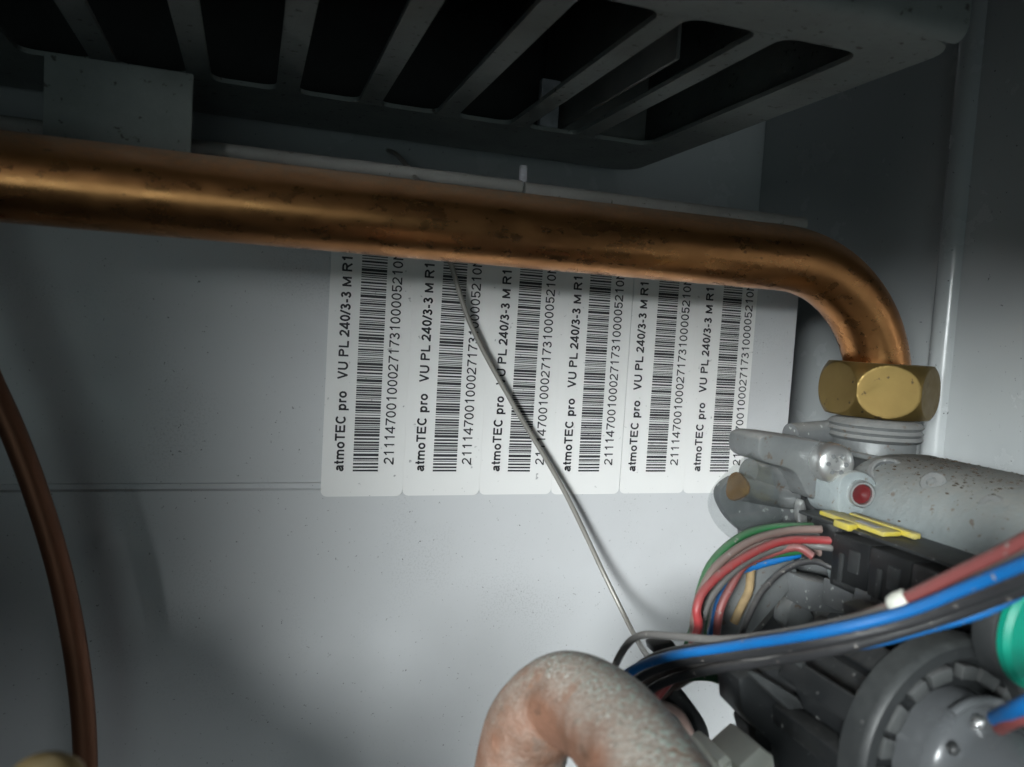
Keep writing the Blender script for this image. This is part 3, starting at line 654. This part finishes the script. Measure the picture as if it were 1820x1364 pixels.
# ------------------------------------------------------------------ barcode stickers
def arc(cx, cy, rx, ry, a0, a1, n=14):
    return [(cx + rx * math.cos(math.radians(a0 + (a1 - a0) * k / n)), cy + ry * math.sin(math.radians(a0 + (a1 - a0) * k / n))) for k in range(n + 1)]
def glyph(ch, w):
    """centre-line strokes of one sans-serif letter (cap height 716) and its advance; w = stroke weight"""
    h = w / 2; Hc = 716; xh = 528
    D = {'T': 611, 'E': 667, 'C': 722, 'V': 667, 'U': 722, 'P': 667, 'L': 580, 'M': 833, 'R': 722, 'N': 722, '/': 278, '-': 333, ' ': 278,
         'a': 556, 't': 310, 'm': 860, 'o': 580, 'p': 590, 'r': 370}
    A = D.get(ch, 556); l = 60 + h; r = A - 50 - h; c = A / 2; S = []
    if ch == 'T': S = [[(30, Hc - h), (A - 30, Hc - h)], [(c, Hc - h), (c, 0)]]
    elif ch == 'E': S = [[(r + h, Hc - h), (l, Hc - h), (l, h), (r + h, h)], [(l, 372), (r, 372)]]
    elif ch == 'C': S = [arc(c + 10, 358, c - 40 - h, 370 - h, 42, 318, 24)]
    elif ch == 'V': S = [[(20 + h, Hc), (c, h * .6), (A - 20 - h, Hc)]]
    elif ch == 'U': S = [[(l, Hc), (l, 270)] + arc(c, 270, c - l, 282 - h, 180, 360) + [(A - l, Hc)]]
    elif ch in 'PR':
        S = [[(l, 0), (l, Hc - h), (c, Hc - h)] + arc(c + 40, 515, r - c - 40, 201 - h, 90, -90) + [(l, 314 + h)]]
        if ch == 'R': S.append([(c - 20, 314 + h), (c + 90, 270), (A - 20 - h, 0)])
    elif ch == 'L': S = [[(l, Hc), (l, h), (A - 20, h)]]
    elif ch == 'M': S = [[(l, 0), (l, Hc - h)], [(l, Hc - h), (c, h)], [(c, h), (A - l, Hc - h)], [(A - l, Hc - h), (A - l, 0)]]
    elif ch == 'N': S = [[(l, 0), (l, Hc)], [(l, Hc - h), (A - l, h)], [(A - l, 0), (A - l, Hc)]]
    elif ch == '0': S = [arc(c, 358, c - 45 - h, 366 - h, 0, 360, 28)]
    elif ch == '1': S = [[(c + 50, 0), (c + 50, Hc), (c - 20, Hc - 105), (c - 130, Hc - 175)]]
    elif ch == '2': S = [arc(c, 515, c - 55 - h, 205 - h, 172, -28, 16) + [(c + 60, 300), (55 + h, 130), (45, h), (A - 45, h)]]
    elif ch == '3': S = [arc(c - 10, 540, c - 75 - h, 180 - h, 165, -75, 14) + [(c - 60, 372)], [(c - 60, 372)] + arc(c - 5, 195, c - 50 - h, 206 - h, 85, -168, 16)]
    elif ch == '4': S = [[(385, 0), (385, Hc - 20), (45, 235 - h + 20), (A - 25, 235 - h + 20)]]
    elif ch == '5': S = [[(A - 65, Hc - h), (125, Hc - h), (75 + h, 350)] + arc(c - 5, 235, c - 45 - h, 246 - h, 140, -165, 18)]
    elif ch == '7': S = [[(45, Hc - h), (A - 50, Hc - h), (330, 400), (215, 0)]]
    elif ch == '/': S = [[(10, -10), (268, Hc + 10)]]
    elif ch == '-': S = [[(40, 265), (A - 40, 265)]]
    elif ch == 'o': S = [arc(c, 262, c - 40 - h, 274 - h, 0, 360, 26)]
    elif ch == 'a': S = [arc(c - 5, 370, c - 70 - h, 165 - h, 165, 0, 10) + [(A - 75 - h, 90), (A - 40 - h, 0)], [(A - 75 - h, 300), (c, 285)] + arc(c - 70, 150, c - 115 - h * .6, 160 - h, 90, 300, 10) + [(A - 80 - h, 150)]]
    elif ch == 't': S = [[(c - 10, 690), (c - 10, 120)] + arc(c + 75, 110, 85, 110 - h, 180, 280, 6), [(20, xh - h), (A - 20, xh - h)]]
    elif ch == 'p': S = [[(l, -200), (l, xh)], arc(c + 20, 262, c - 60 - h, 274 - h, 0, 360, 24)]
    elif ch == 'r': S = [[(l, 0), (l, xh)], [(l, 330)] + arc(l + 170, 330, 170, 200 - h, 170, 75, 8)]
    elif ch == 'm':
        q = (A - 2 * l) / 2
        S = [[(l, 0), (l, xh)]]
        for i in range(2): S.append([(l + q * i, 330)] + arc(l + q * (i + .5), 345, q / 2, 188 - h, 180, 0, 10) + [(l + q * (i + 1), 0)])
    return S, A
def text_mesh(name, body, length, cap, weight):
    bm = bmesh.new(); x = 0; quads = []
    for ch in body:
        S, A = glyph(ch, weight)
        for st in S:
            n = len(st)
            for i in range(n - 1):
                a = Vector((st[i][0] + x, st[i][1])); b = Vector((st[i + 1][0] + x, st[i + 1][1]))
                d = b - a
                if d.length < 1e-6: continue
                d.normalize(); p = Vector((-d.y, d.x)) * weight / 2
                e0 = d * (weight * .30 if i > 0 else 0); e1 = d * (weight * .30 if i < n - 2 else 0)
                quads.append((a - p - e0, b - p + e1, b + p + e1, a + p - e0))
        x += A
    xs = [v.x for q in quads for v in q]; x0, x1 = min(xs), max(xs)
    for q in quads:      # reading direction goes up (+Z), tops of the letters face -X
        bm.faces.new([bm.verts.new((-v.y * cap / 716, 0, (v.x - x0) * length / (x1 - x0))) for v in q])
    me = bpy.data.meshes.new(name); bm.to_mesh(me); bm.free(); me.materials.append(M_INK); return me
T1 = text_mesh('product_line', 'atmoTEC pro   VU PL 240/3-3 M R1', .0742, .0034, 138)
T2 = text_mesh('serial_number', '21114700100027173100005210N', .0752, .0035, 100)
def barcode_mesh():
    rnd = random.Random(11); bm = bmesh.new(); z = 0.0; mod = .00029; first = True
    while z < .0870:
        w = rnd.choice((1, 1, 1, 2, 2, 3)) * mod; g = rnd.choice((1, 1, 1, 2, 2)) * mod
        w *= 1.12; g *= .95
        vs = [bm.verts.new(p) for p in ((0, 0, z), (.0088, 0, z), (.0088, 0, z + w), (0, 0, z + w))]
        bm.faces.new(vs); z += w + g
    me = bpy.data.meshes.new('barcode'); bm.to_mesh(me); bm.free(); me.materials.append(M_INK); return me
BC = barcode_mesh()
LW = .02858; LX = .0252; ZB = EZ - .0612; ZTOP = EZ + .0440
def sticker_mesh(w):
    r = .0022; pts = []
    for cx, cz, a0 in ((w - r, ZTOP - r, 0), (r, ZTOP - r, 90), (r, ZB + r, 180), (w - r, ZB + r, 270)):
        for k in range(6):
            a = math.radians(a0 + 90 * k / 5); pts.append((cx + r * math.cos(a), cz + r * math.sin(a)))
    return pts
ords = ['barcode sticker at the free end of the row, its edge over the panel groove', 'fifth barcode sticker from the brass nut, wire crossing its barcode top',
        'fourth barcode sticker from the brass nut, crossed by the wire through its bold text', 'third barcode sticker from the brass nut, wire passing its lower corner',
        'second barcode sticker from the brass nut, untouched by the wire', 'barcode sticker at the row end next to the brass nut, corner behind valve levers']
for i in range(6):
    x = LX + LW * i + (.0 if i < 4 else .0003)
    w = LW - .00003 if i < 5 else LW - .0010
    st = root('barcode_sticker', (x, PY, ZB), ords[i], 'sticker', 'row of barcode stickers')
    extrude_poly('paper', [Vector((x + a, PY - .00045 , b + (i * 37 % 5 - 2) * .00005)) for a, b in sticker_mesh(w)], (0, .0004, 0), M_PAPER, st, 0, 50)
    tilt = random.uniform(-.004, .004)
    for nm, me, dx, dz in (('product_line', T1, .0074, .0088), ('barcode', BC, .0106, .0088), ('serial_number', T2, .0248, .0112)):
        if i == 4: dx += -.0012 if nm == 'product_line' else .0002
        if i == 5: dx += -.0004 if nm == 'product_line' else .0009
        o = bpy.data.objects.new(nm, me); COL.objects.link(o); o.parent = st
        o.location = (dx, -.00060, dz); o.rotation_euler = (0, tilt, 0)
